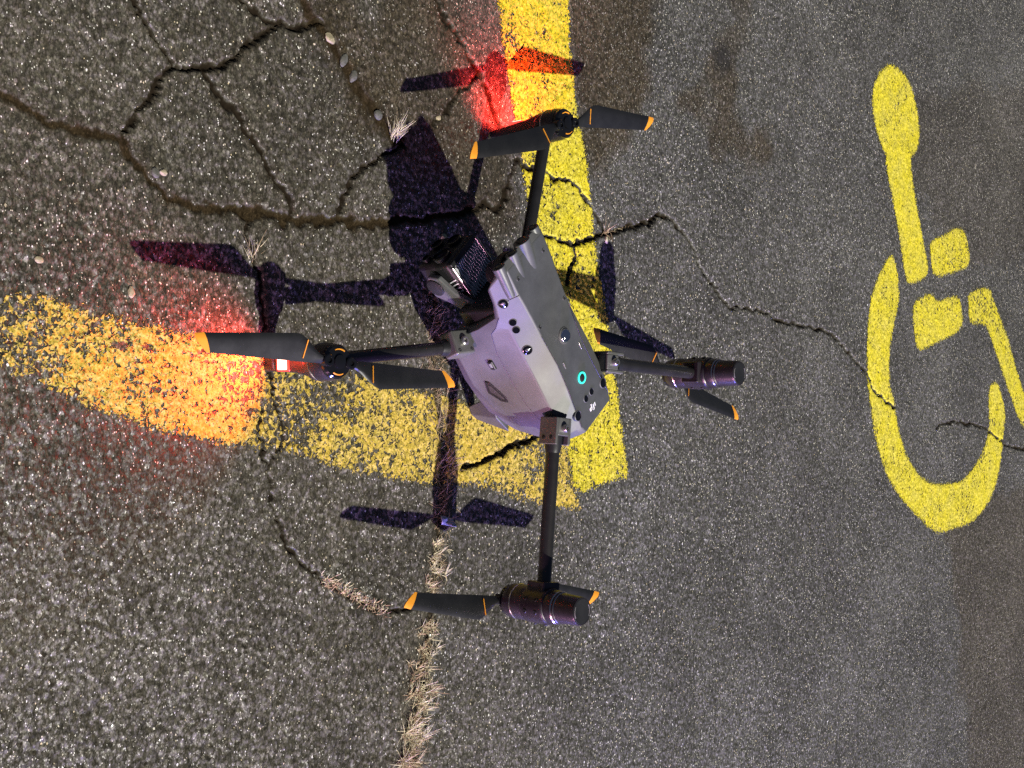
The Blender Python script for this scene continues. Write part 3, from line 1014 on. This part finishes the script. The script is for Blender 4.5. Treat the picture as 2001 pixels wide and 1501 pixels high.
mb = MB()
mb.box((0, 0, 0), (0.066, 0.062, 0.060))
gpart(mb, 'camera_housing', DARKSH, 0.006)
for i in range(13):
    y = -0.0265 + i * 0.0044
    mb = MB()
    # wavy fins along the top of the housing
    vs, fs = [], []
    N = 12
    for k in range(N + 1):
        x = -0.029 + 0.052 * k / N
        dy = 0.0011 * math.sin(k * 1.5 + i * 0.6)
        for hz in (0.028, 0.0355):
            for t in (-0.00045, 0.00045):
                vs.append((x, y + dy + t, hz))
    for k in range(N):
        o = k * 4
        p = o + 4
        fs += [(o, p, p + 2, o + 2), (o + 1, o + 3, p + 3, p + 1), (o + 2, p + 2, p + 3, o + 3)]
    fs += [(0, 2, 3, 1), (N * 4, N * 4 + 1, N * 4 + 3, N * 4 + 2)]
    mb.add(vs, fs)
    gpart(mb, 'heat_sink_fin', FINM)
for y in (-0.0305, 0.0300):
    mb = MB()
    mb.tube([(-0.031, y, 0.0345), (0.026, y, 0.0345)], 0.0022, 12)
    gpart(mb, 'heat_sink_rail', STEEL)
mb = MB()
mb.box((0.028, 0, 0.031), (0.007, 0.060, 0.008))
gpart(mb, 'housing_lip', DARKSH, 0.001)
for i in range(4):
    mb = MB()
    mb.box((-0.014 + i * 0.0062, 0.0313, 0.020), (0.0018, 0.0016, 0.016), Matrix.Rotation(math.radians(18), 3, 'Y'))
    gpart(mb, 'side_rib', FINM, 0.0003)
for y, z, r in ((0.014, 0.010, 0.013), (-0.016, 0.012, 0.010), (-0.010, -0.016, 0.009), (0.018, -0.016, 0.006)):
    mb = MB()
    mb.lathe((0.031, y, z), (1, 0, 0), [(r, 0), (r, 0.007), (r * 0.85, 0.0075), (r * 0.8, 0.005)], 28)
    gpart(mb, 'camera_lens', BLACKG)
for s in (1, -1):
    # yoke arms that carry the housing at both sides
    mb = MB()
    poly = [(-0.052, 0.044), (-0.036, 0.050), (-0.006, 0.022), (0.020, 0.012), (0.024, -0.006), (0.010, -0.018), (-0.010, -0.016), (-0.024, 0.004), (-0.050, 0.026)]
    mb.prism(poly, 0.0345, 0.0425, lambda u, v, w_, s=s: Vector((u, s * w_, v)))
    gpart(mb, 'yoke_arm', SHELL, 0.002)
    mb = MB()
    mb.lathe((0.006, s * 0.0425, -0.003), (0, s, 0), [(0.013, 0), (0.013, 0.002), (0.011, 0.003)], 28)
    gpart(mb, 'yoke_pivot', DARKSH)

# ---- arms, brackets, motors
MOT = {'front_left': (0.2175, 0.2650), 'front_right': (0.2175, -0.2650), 'rear_left': (-0.2175, 0.2385), 'rear_right': (-0.2175, -0.2385)}


def bolt(c, n, r, parent, name='bracket_bolt', h=0.004, mat=STEEL):
    mb = MB()
    mb.lathe(c, n, [(r, 0), (r, h * 0.7), (r * 0.8, h), (r * 0.45, h), (r * 0.4, h * 0.5)], 20)
    return mb.build(name, mat, parent)


for s in (1, -1):
    # front arm, low on the hull
    a = Vector((0.098, s * 0.088, 0.112))
    b = Vector((0.205, s * 0.245, 0.106))
    d = (b - a).normalized()
    mb = MB()
    mb.tube([a, b], 0.0088, 24)
    arm = mb.build('front_arm', CARBON, drone)
    mb = MB()
    mb.tube([a - d * 0.004, a + d * 0.016, a + d * 0.024], [0.0112, 0.0112, 0.0092], 24)
    mb.build('arm_collar', DARKSH, arm)
    yaw = math.atan2(d.y, d.x)
    R = Matrix.Rotation(yaw, 3, 'Z') @ Matrix.Rotation(math.radians(18), 3, 'X' if s < 0 else 'X')
    c = Vector((0.099, s * 0.0830, 0.118))
    mb = MB()
    mb.box(c, (0.034, 0.034, 0.024), R)
    br = mb.build('arm_bracket', ALU, drone, bevel=0.003)
    up = R @ Vector((0, 0, 1))
    bolt(c + up * 0.0115, up, 0.0062, br, h=0.005)
    for u, v in ((0.011, 0.011), (-0.011, -0.011), (-0.011, 0.011)):
        bolt(c + R @ Vector((u, v, 0.0112)), up, 0.0026, br, h=0.0012, mat=DARKSH)
    # rear arm, high on the hull
    a = Vector((-0.062, s * 0.074, 0.188))
    b = Vector((-0.205, s * 0.224, 0.190))
    d = (b - a).normalized()
    mb = MB()
    mb.tube([a, b], 0.0092, 24)
    arm = mb.build('rear_arm', CARBON, drone)
    mb = MB()
    mb.tube([a, a + d * 0.020, a + d * 0.026], [0.0118, 0.0112, 0.0095], 24)
    mb.build('arm_collar', DARKSH, arm)
    yaw = math.atan2(d.y, d.x)
    R = Matrix.Rotation(yaw, 3, 'Z')
    c = Vector((-0.060, s * 0.072, 0.190))
    mb = MB()
    # clevis: two cheeks and a rear web
    mb.box(c + R @ Vector((0, 0.0125, 0)), (0.036, 0.0045, 0.030), R)
    mb.box(c + R @ Vector((0, -0.0125, 0)), (0.036, 0.0045, 0.030), R)
    mb.box(c + R @ Vector((-0.006, 0, 0.0128)), (0.024, 0.0210, 0.0045), R)
    mb.box(c + R @ Vector((-0.014, 0, -0.002)), (0.008, 0.0210, 0.024), R)
    br = mb.build('arm_bracket', ALU, drone, bevel=0.0012)
    bolt(c + R @ Vector((-0.004, 0, 0.0150)), (0, 0, 1), 0.0055, br, h=0.007)
    for v in (0.0148, -0.0148):
        bolt(c + R @ Vector((0.009, v, 0.006)), R @ Vector((0, v, 0)), 0.0026, br, h=0.001, mat=DARKSH)
        bolt(c + R @ Vector((0.009, v, -0.007)), R @ Vector((0, v, 0)), 0.0026, br, h=0.001, mat=DARKSH)

# propeller blades


def blade_section(r, R_TIP):
    """chord extents at radius r: s0 on the tapering side, s1 on the straight side"""
    if r < 0.064:
        k = max(0.0, (r - 0.018) / 0.046)
        k = k * k * (3 - 2 * k)
        s1 = 0.0045 + (0.0265 - 0.0045) * k
        s0 = -0.0045 - 0.0015 * k
    else:
        k = (r - 0.064) / (R_TIP - 0.064)
        s1 = 0.0265 - 0.0170 * k
        s0 = -0.0060 - 0.0035 * k
    t = r / R_TIP
    return s0, s1, math.radians(17 - 10 * max(0, min(1, t)))


def make_blade(root, az, side, z, parent, R_TIP, rise=0.0):
    e = Vector((math.cos(az), math.sin(az), 0))
    nrm = Vector((-e.y, e.x, 0)) * side
    NR = 22
    tip0 = R_TIP - 0.019

    def ring(r, cut=None):
        s0, s1, tw = blade_section(min(r, R_TIP), R_TIP)
        pts = []
        prof = [(0.0, 0.0), (0.12, 0.75), (0.35, 1.0), (0.7, 0.62), (1.0, 0.08)]
        chord = s1 - s0
        th = 0.0030 * (1 - 0.45 * (r / R_TIP)) * (1 if chord > 0.012 else 1.5)
        up = [(s1 - chord * u, th * 0.62 * w_ + 0.0010 * math.sin(math.pi * u)) for u, w_ in prof]
        dn = [(s1 - chord * u, -th * 0.38 * w_ + 0.0010 * math.sin(math.pi * u)) for u, w_ in reversed(prof[1:-1])]
        for s_, h in up + dn:
            rr_ = r if cut is None else cut(r, s_, s0, s1)
            y_ = s_ * math.cos(tw) - h * math.sin(tw) * 0
            zz = h + s_ * math.sin(tw)
            pts.append(root + e * rr_ + nrm * y_ + Vector((0, 0, z + zz + rise * (rr_ / R_TIP) ** 2)))
        return pts

    # the boundary of the orange tip and the tip itself are cut at a slant
    def slant(r, s_, s0, s1):
        u = (s1 - s_) / max(1e-6, s1 - s0)
        return R_TIP - 0.002 - 0.022 * u ** 1.3 - 0.004 * (1 - u) ** 4

    def slant_in(r, s_, s0, s1):
        u = (s1 - s_) / max(1e-6, s1 - s0)
        return R_TIP - 0.017 - 0.011 * u
    rings_ = [ring(0.014 + (R_TIP - 0.034 - 0.014) * k / NR) for k in range(NR + 1)] + [ring(tip0, slant_in)]
    mb = MB()
    mb.loft(rings_)
    bl = mb.build('blade', BLADE, parent)
    mb = MB()
    mb.loft([ring(tip0, slant_in), ring(R_TIP - 0.006, lambda r, s_, s0, s1: slant_in(r, s_, s0, s1) * 0.3 + slant(r, s_, s0, s1) * 0.7), ring(R_TIP - 0.004, slant)])
    mb.build('blade_tip', ORANGE, parent)
    # thin orange line across the root
    s0, s1, tw = blade_section(0.050, R_TIP)
    mb = MB()
    vs = []
    for s_, rr_ in ((s1 * 0.9, 0.0495), (s1 * 0.9, 0.0507), (s0 * 0.25, 0.0512), (s0 * 0.25, 0.0524)):
        for dz in (0.0022, 0.0032):
            vs.append(root + e * rr_ + nrm * s_ + Vector((0, 0, z + dz + s_ * math.sin(tw))))
    mb.add(vs, [(1, 3, 7, 5), (0, 4, 6, 2), (0, 1, 5, 4), (2, 6, 7, 3), (0, 2, 3, 1), (4, 5, 7, 6)])
    mb.build('root_mark', ORANGE, parent)


def make_prop(key, z, azs, side, above):
    mx, my = MOT[key]
    pr = bpy.data.objects.new('propeller', None)
    COL.objects.link(pr)
    pr.parent = drone
    c = Vector((mx, my, 0))
    sgn = 1 if above else -1
    mb = MB()
    mb.lathe((mx, my, z - sgn * 0.005), (0, 0, sgn), [(0.0205, 0), (0.0205, 0.0040), (0.0185, 0.0068), (0.0085, 0.0082), (0.0080, 0.0105), (0.0045, 0.0115)], 36)
    mb.build('hub', BLACKG, pr)
    for az in azs:
        e = Vector((math.cos(az[0]), math.sin(az[0]), 0))
        mb = MB()
        mb.lathe(c + e * 0.0165 + Vector((0, 0, z - sgn * 0.004)), (0, 0, sgn), [(0.0075, 0), (0.0075, 0.0095), (0.0062, 0.0108), (0.0034, 0.0108), (0.0030, 0.0085)], 24)
        mb.build('blade_hinge', BLACKG, pr)
        mb = MB()
        n2 = Vector((-e.y, e.x, 0))
        arc = [c + (n2 * math.cos(t) + e * math.sin(t)) * 0.0150 + Vector((0, 0, z + sgn * 0.0025)) for t in [math.radians(-28 + 56 * k / 8) for k in range(9)]]
        mb.tube(arc, 0.0009, 6)
        mb.build('hub_mark', ORANGE, pr)
        make_blade(c, az[0], side, z, pr, az[1])


def az_of(key, tip_px, z):
    """direction of a blade, from where its tip is seen"""
    gx, gy = gpt(*tip_px, z)
    v = Vector((gx - drone.location.x, gy - drone.location.y, 0))
    v.rotate(Matrix.Rotation(-math.radians(220), 3, 'Z'))
    dx, dy = v.x - MOT[key][0], v.y - MOT[key][1]
    return math.atan2(dy, dx), min(0.213, max(0.196, math.hypot(dx, dy)))


ZF, ZR = 0.1390, 0.1300
azF1 = [az_of('front_left', p, ZF) for p in ((368, 667), (888, 742))]
azF2 = [az_of('front_right', p, ZF) for p in ((908, 298), (1290, 243))]
azR1 = [az_of('rear_left', p, ZR) for p in ((800, 1172), (1165, 1170))]
azR2 = [az_of('rear_right', p, ZR) for p in ((1152, 650), (1468, 825))]
make_prop('front_left', ZF, azF1, -1, True)
make_prop('front_right', ZF, azF2, 1, True)
make_prop('rear_left', ZR, azR1, 1, False)
make_prop('rear_right', ZR, azR2, -1, False)

for key in ('front_left', 'front_right'):
    mx, my = MOT[key]
    s = 1 if my > 0 else -1
    mb = MB()
    mb.lathe((mx, my, 0.096), (0, 0, 1), [(0.0190, 0), (0.0215, 0.004), (0.0215, 0.014), (0.0225, 0.015), (0.0225, 0.031), (0.0205, 0.037)], 40)
    mo = mb.build('motor', MOTORM, drone)
    mb = MB()
    mb.lathe((mx, my, 0.1105), (0, 0, 1), [(0.0229, 0), (0.0232, 0.0008), (0.0229, 0.0016)], 40)
    mb.build('motor_ring', RINGM, mo)
    # landing leg below the motor, flat on its outer face where the light sits
    out = Vector((0.61, s * 0.79, 0)).normalized()
    R = Matrix.Rotation(math.atan2(out.y, out.x), 3, 'Z')
    rr = []
    for z, wx, wy, off in ((0.0015, 0.010, 0.018, 0.0), (0.006, 0.014, 0.021, 0.0), (0.030, 0.017, 0.022, 0.0), (0.070, 0.024, 0.025, 0.001), (0.098, 0.034, 0.034, 0.0)):
        ring = []
        for i in range(20):
            t = 2 * math.pi * i / 20
            ct, st_ = math.cos(t), math.sin(t)
            q = 0.42
            ring.append(Vector((mx, my, z)) + R @ Vector((off + wx / 2 * math.copysign(abs(ct) ** q, ct), wy / 2 * math.copysign(abs(st_) ** q, st_), 0)))
        rr.append(ring)
    mb = MB()
    mb.loft(rr)
    leg = mb.build('landing_leg', DARKSH, drone)
    cl = Vector((mx, my, 0.050)) + out * 0.0105
    mb = MB()
    mb.box(cl + out * 0.0008, (0.0045, 0.0205, 0.0250), R)
    led = mb.build('navigation_light', REDRIM, leg, bevel=0.002)
    mb = MB()
    mb.box(cl + out * 0.0022, (0.0040, 0.0165, 0.0180), R)
    mb.build('light_core', REDLED, leg, bevel=0.0012)
    for zz, wd in ((0.026, 0.015), (0.0235, 0.011)):
        mb = MB()
        mb.box(Vector((mx, my, zz)) + out * 0.0088, (0.0006, wd, 0.0007), R)
        mb.build('leg_print', GREYP, leg)
    ld = bpy.data.lights.new('navigation_lamp', 'SPOT')
    ld.color = (1.0, 0.045, 0.03)
    ld.energy = 4.0
    ld.shadow_soft_size = 0.006
    ld.spot_size = math.radians(138)
    ld.spot_blend = 1.0
    lo = bpy.data.objects.new('navigation_lamp', ld)
    COL.objects.link(lo)
    lo.parent = leg
    lo.location = cl + out * 0.0085
    lo.rotation_euler = (out + Vector((0, 0, -1.0))).to_track_quat('-Z', 'Y').to_euler()

    gd = bpy.data.lights.new('navigation_glow', 'POINT')
    gd.color = (1.0, 0.045, 0.03)
    gd.energy = 0.025
    gd.shadow_soft_size = 0.006
    go = bpy.data.objects.new('navigation_glow', gd)
    COL.objects.link(go)
    go.parent = leg
    go.location = cl + out * 0.020

for key in ('rear_left', 'rear_right'):
    mx, my = MOT[key]
    s = 1 if my > 0 else -1
    mb = MB()
    # inverted motor below, clamp in the middle, domed cap above
    mb.lathe((mx, my, 0.1340), (0, 0, 1), [(0.0195, 0), (0.0225, 0.004), (0.0232, 0.012), (0.0232, 0.030), (0.0215, 0.036)], 40)
    mo = mb.build('motor', MOTORM, drone)
    mb = MB()
    mb.lathe((mx, my, 0.1510), (0, 0, 1), [(0.0236, 0), (0.0240, 0.001), (0.0236, 0.002)], 40)
    mb.build('motor_ring', RINGM, mo)
    mb = MB()
    mb.lathe((mx, my, 0.1690), (0, 0, 1), [(0.0225, 0), (0.0245, 0.003), (0.0245, 0.036), (0.0225, 0.041)], 40)
    inw = Vector((0.142, -s * 0.150, 0)).normalized()
    R = Matrix.Rotation(math.atan2(inw.y, inw.x), 3, 'Z')
    mb.box(Vector((mx, my, 0.190)) + inw * 0.018, (0.026, 0.032, 0.030), R)
    cl = mb.build('motor_clamp', MOTORM, drone, bevel=0.002)
    for ang in (70, 110, -70, -110, 180):
        a = Matrix.Rotation(math.radians(ang), 3, 'Z') @ inw
        for zz in (0.181, 0.199):
            bolt(Vector((mx, my, zz)) + a * 0.0240, a, 0.0030, cl, name='clamp_screw', h=0.0018, mat=DARKSH)
    mb = MB()
    mb.lathe((mx, my, 0.2100), (0, 0, 1), [(0.0220, 0), (0.0222, 0.008), (0.0208, 0.012), (0.0198, 0.016), (0.0186, 0.046), (0.0176, 0.0485), (0.0166, 0.0485), (0.0164, 0.0475)], 44)
    cap = mb.build('motor_cap', MOTORM, drone)
    mb = MB()
    mb.lathe((mx, my, 0.2210), (0, 0, 1), [(0.0214, 0), (0.0220, 0.001), (0.0212, 0.0024)], 44)
    mb.lathe((mx, my, 0.2255), (0, 0, 1), [(0.0203, 0), (0.0207, 0.0008), (0.0200, 0.0016)], 44)
    mb.build('cap_ring', RINGM, cap)
    mb = MB()
    mb.lathe((mx, my, 0.2560), (0, 0, 1), [(0.0165, 0), (0.0165, 0.0022), (0.0160, 0.0027)], 44)
    lid = mb.build('cap_lid', DARKSH, cap)
    mb = MB()
    for a0 in (200, 20):
        mb.tube([Vector((mx + 0.0145 * math.cos(t), my + 0.0145 * math.sin(t), 0.2588)) for t in [math.radians(a0 + 60 * k / 10) for k in range(11)]], 0.0004, 6)
    mb.build('lid_print', GREYP, cap)

# ------------------------------------------------------------------ weeds and small litter
STRAW = simple_mat('dry_straw', (0.64, 0.56, 0.38), 0.75, 0.2, 0, 0.35, 120)
STRAWB = simple_mat('brown_straw', (0.30, 0.23, 0.14), 0.8, 0.2, 0, 0.4, 120)
PINKST = simple_mat('reddish_stalk', (0.40, 0.27, 0.18), 0.75, 0.2, 0, 0.35, 120)
rng = random.Random(11)


def grass_blade(mb, base, az, length, lean, width, curl, mi=0):
    d = Vector((math.cos(az), math.sin(az), 0))
    sidev = Vector((-d.y, d.x, 0))
    p = Vector(base)
    ang = lean
    N = 4
    vs = []
    for k in range(N + 1):
        w_ = width * (1 - 0.85 * k / N) * 0.5
        vs.append(p - sidev * w_)
        vs.append(p + sidev * w_)
        step = length / N
        p = p + d * math.sin(ang) * step + Vector((0, 0, math.cos(ang) * step))
        ang += curl / N
        if p.z < base[2] + 0.001:
            p.z = base[2] + 0.001
    mb.add(vs, [(2 * k, 2 * k + 1, 2 * k + 3, 2 * k + 2) for k in range(N)], mi)


def along(pts, t):
    n = len(pts) - 1
    k = min(int(t * n), n - 1)
    f = t * n - k
    return (pts[k][0] + (pts[k + 1][0] - pts[k][0]) * f, pts[k][1] + (pts[k + 1][1] - pts[k][1]) * f)


def ground_point(px, py):
    x, y = gpt(px, py)
    return x, y, height_at(x, y)


mb = MB()
# thick straw along the lower joint
clumps = [(1490, 26, 1.15), (1455, 26, 1.1), (1415, 28, 1.2), (1375, 26, 1.15), (1340, 24, 1.0), (1300, 20, 0.85), (1265, 22, 0.9), (1235, 20, 0.8), (1150, 18, 0.75), (1120, 18, 0.75), (1085, 16, 0.7), (1060, 14, 0.6)]


def joint_x(py):
    for (x0, y0), (x1, y1) in zip(JOINT, JOINT[1:]):
        if min(y0, y1) <= py <= max(y0, y1):
            return x0 + (x1 - x0) * (py - y0) / (y1 - y0)
    return 850


for py, spread, sc in clumps:
    for q in range(int(13 * sc)):
        yy = py + rng.gauss(0, 17)
        xx = joint_x(min(max(yy, 560), 1590)) - 2 + rng.gauss(0, spread * 0.42)
        b = ground_point(xx, yy)
        size = rng.uniform(0.55, 1.25) * sc
        tone = rng.random()
        for i in range(int(rng.uniform(8, 22))):
            grass_blade(mb, (b[0] + rng.gauss(0, 0.0016), b[1] + rng.gauss(0, 0.0016), b[2]), rng.uniform(0, 6.283), rng.uniform(0.007, 0.024) * size, rng.uniform(0.35, 1.45), rng.uniform(0.0007, 0.0018),
                        rng.uniform(-0.3, 1.0), 0 if rng.random() < tone else (1 if rng.random() < 0.7 else 2))
# thinner brown litter along the upper joint
for i in range(620):
    py = rng.uniform(560, 1040)
    xx = joint_x(py) + rng.gauss(0, 11)
    b = ground_point(xx, py)
    grass_blade(mb, b, rng.uniform(0, 6.283), rng.uniform(0.007, 0.026), rng.uniform(0.9, 1.5), rng.uniform(0.0005, 0.0010), rng.uniform(-0.6, 0.8), 1 if rng.random() < 0.62 else 2)
dg = mb.build('dry_grass', [STRAW, STRAWB, PINKST], None, smooth=False)
tag(dg, 'dry straw-coloured grass and litter growing along the straight pavement joint', 'dry grass', kind='stuff')


def tuft(px, py, n, length, label, lean=(0.3, 1.2), width=0.0009, mats=(STRAW, STRAWB), spread=0.006, az=None, grp='dry weed tufts'):
    b = ground_point(px, py)
    mb = MB()
    for i in range(n):
        a = rng.uniform(0, 6.283) if az is None else az + rng.gauss(0, 0.55)
        grass_blade(mb, (b[0] + rng.gauss(0, spread), b[1] + rng.gauss(0, spread), b[2]), a, length * rng.uniform(0.4, 1.0), rng.uniform(*lean), width * rng.uniform(0.7, 1.3), rng.uniform(-0.2, 0.7), 0 if rng.random() < 0.7 else 1)
    o = mb.build('grass_tuft', list(mats), None, smooth=False)
    tag(o, label, 'grass tuft', grp)
    return o


tuft(772, 262, 34, 0.040, 'dry pale grass tuft at the end of the wide dirt seam by the camera shadow', az=math.pi, lean=(0.6, 1.3))
tuft(493, 507, 16, 0.040, 'thin pale grass tuft growing by the left propeller shadow', az=math.pi * 1.08, lean=(0.5, 1.2), spread=0.004)
tuft(1185, 452, 26, 0.022, 'small tangled dry tuft in the crack right of the bright line', lean=(0.7, 1.4), mats=(PINKST, STRAWB))
tuft(1215, 448, 44, 0.014, 'flat pinkish moss-like tuft in the crack farther right of the bright line', lean=(1.0, 1.5), mats=(PINKST, STRAW), spread=0.010)
tuft(880, 905, 20, 0.024, 'brown wiry tuft in the joint beside the branching crack', lean=(0.7, 1.4), mats=(STRAWB, PINKST))
GREEN = simple_mat('green_weed', (0.07, 0.13, 0.03), 0.7, 0.2, 0, 0.3, 150)
tuft(862, 875, 14, 0.012, 'tiny green weed sprouting in the joint under the worn line', lean=(0.5, 1.3), mats=(GREEN, GREEN), spread=0.003)
# crumbly pale weed strip along the curved crack, lower left of the drone
mb = MB()
pts = [(630, 1136), (660, 1145), (690, 1165), (720, 1180), (755, 1196)]
for i in range(330):
    q = along(pts, rng.random())
    b = ground_point(q[0] + rng.gauss(0, 6), q[1] + rng.gauss(0, 6))
    grass_blade(mb, b, rng.uniform(0, 6.283), rng.uniform(0.003, 0.010), rng.uniform(0.4, 1.4), rng.uniform(0.0009, 0.0018), rng.uniform(-0.5, 1.0), 0 if rng.random() < 0.6 else 1)
o = mb.build('grass_tuft', [PINKST, STRAW], None, smooth=False)
tag(o, 'crumbly pale weed strip along the curved crack lower left of the drone', 'grass tuft', 'dry weed tufts')


def pebble(name, px, py, size, squash, mat, label, cat, ang=0.0, elong=1.0, sink=0.25):
    x, y, z = ground_point(px, py)
    bm = bmesh.new()
    bmesh.ops.create_icosphere(bm, subdivisions=2, radius=1.0)
    r = random.Random(int(px * 7 + py))
    offs = [Vector((r.uniform(-1, 1), r.uniform(-1, 1), r.uniform(-1, 1))).normalized() for _ in range(5)]
    lim = [r.uniform(0.55, 0.85) for _ in range(5)]
    for v in bm.verts:
        for n_, l_ in zip(offs, lim):
            k = v.co.dot(n_)
            if k > l_:
                v.co -= n_ * (k - l_)
    size *= 0.85
    M = Matrix.Rotation(ang, 4, 'Z') @ Matrix.Diagonal((size * elong, size, size * squash, 1))
    bmesh.ops.transform(bm, matrix=M, verts=bm.verts)
    me = bpy.data.meshes.new(name)
    bm.to_mesh(me)
    bm.free()
    o = link_mesh(name, me, mat)
    o.location = (x, y, z + size * squash * (1 - sink * 2) * 0.6)
    tag(o, label, cat)
    return o


PALE = simple_mat('pale_stone', (0.48, 0.42, 0.30), 0.7, 0.3, 0, 0.25, 300, 0.4)
BUFF = simple_mat('buff_stone', (0.34, 0.29, 0.19), 0.7, 0.3, 0, 0.25, 300, 0.4)
SLATE = simple_mat('grey_stone', (0.10, 0.097, 0.085), 0.7, 0.3, 0, 0.25, 300, 0.4)
LEAF = simple_mat('pale_leaf', (0.42, 0.42, 0.27), 0.6, 0.3, 0, 0.2, 200, 0.3)
pebble('pebble', 644, 76, 0.0085, 0.5, BUFF, 'pale buff pebble lying in the wide dirt seam at the top', 'pebble', 0.7, 1.3)
pebble('pebble', 672, 118, 0.0075, 0.4, SLATE, 'grey leaf-shaped pebble in the dirt seam below the buff one', 'pebble', 2.6, 1.7)
pebble('pebble', 690, 150, 0.0075, 0.4, SLATE, 'lower grey leaf-shaped pebble in the wide dirt seam', 'pebble', 2.7, 1.6)
pebble('pebble', 738, 224, 0.0085, 0.5, SLATE, 'rounded grey pebble just above the pale grass tuft', 'pebble', 0.4, 1.1)
pebble('pebble', 868, 472, 0.0080, 0.45, LEAF, 'smooth pale oval pebble in the shadow beside the camera', 'pebble', 0.2, 1.7)
pebble('pebble', 302, 338, 0.0060, 0.5, SLATE, 'small grey pebble on the brown crack at the left', 'pebble', 0.4, 1.3)
pebble('pebble', 317, 337, 0.0055, 0.5, BUFF, 'small pale pebble beside the brown crack at the left', 'pebble', 1.4, 1.2)
pebble('pebble', 255, 571, 0.0058, 0.5, BUFF, 'pale oval pebble left of the red light above the worn line', 'pebble', 0.1, 1.5)
pebble('pebble', 75, 508, 0.0050, 0.5, BUFF, 'pale pebble at the far left above the worn line', 'pebble', 1.1, 1.3)
pebble('pebble', 859, 230, 0.0060, 0.5, BUFF, 'small tan pebble in the thin crack under the front propeller shadow', 'pebble', 1.1, 1.1)
pebble('pebble', 1184, 469, 0.0065, 0.5, PALE, 'pinkish pebble below the dry tuft in the crack', 'pebble', 0.6, 1.2)
# bluish scrap of plastic in the joint
mb = MB()
bx, by, bz = ground_point(870, 1021)
N = 8
vs, fs = [], []
for k in range(N + 1):
    t = k / N
    for j in range(4):
        u = j / 3 - 0.5
        vs.append((bx - 0.002 + 0.010 * (t - 0.5) * 0.6 + u * 0.012, by + (t - 0.5) * 0.027, bz + 0.0035 + 0.0030 * math.sin(t * 5 + j) + 0.002 * u))
for k in range(N):
    for j in range(3):
        fs.append((k * 4 + j, k * 4 + j + 1, k * 4 + j + 5, k * 4 + j + 4))
mb.add(vs, fs)
PLAS = simple_mat('pale_plastic', (0.36, 0.42, 0.50), 0.35, 0.5, 0, 0.15, 200)
o = mb.build('plastic_scrap', PLAS, None)
so = o.modifiers.new('thickness', 'SOLIDIFY')
so.thickness = 0.0008
tag(o, 'crumpled pale blue scrap of plastic in the grassy joint', 'litter')
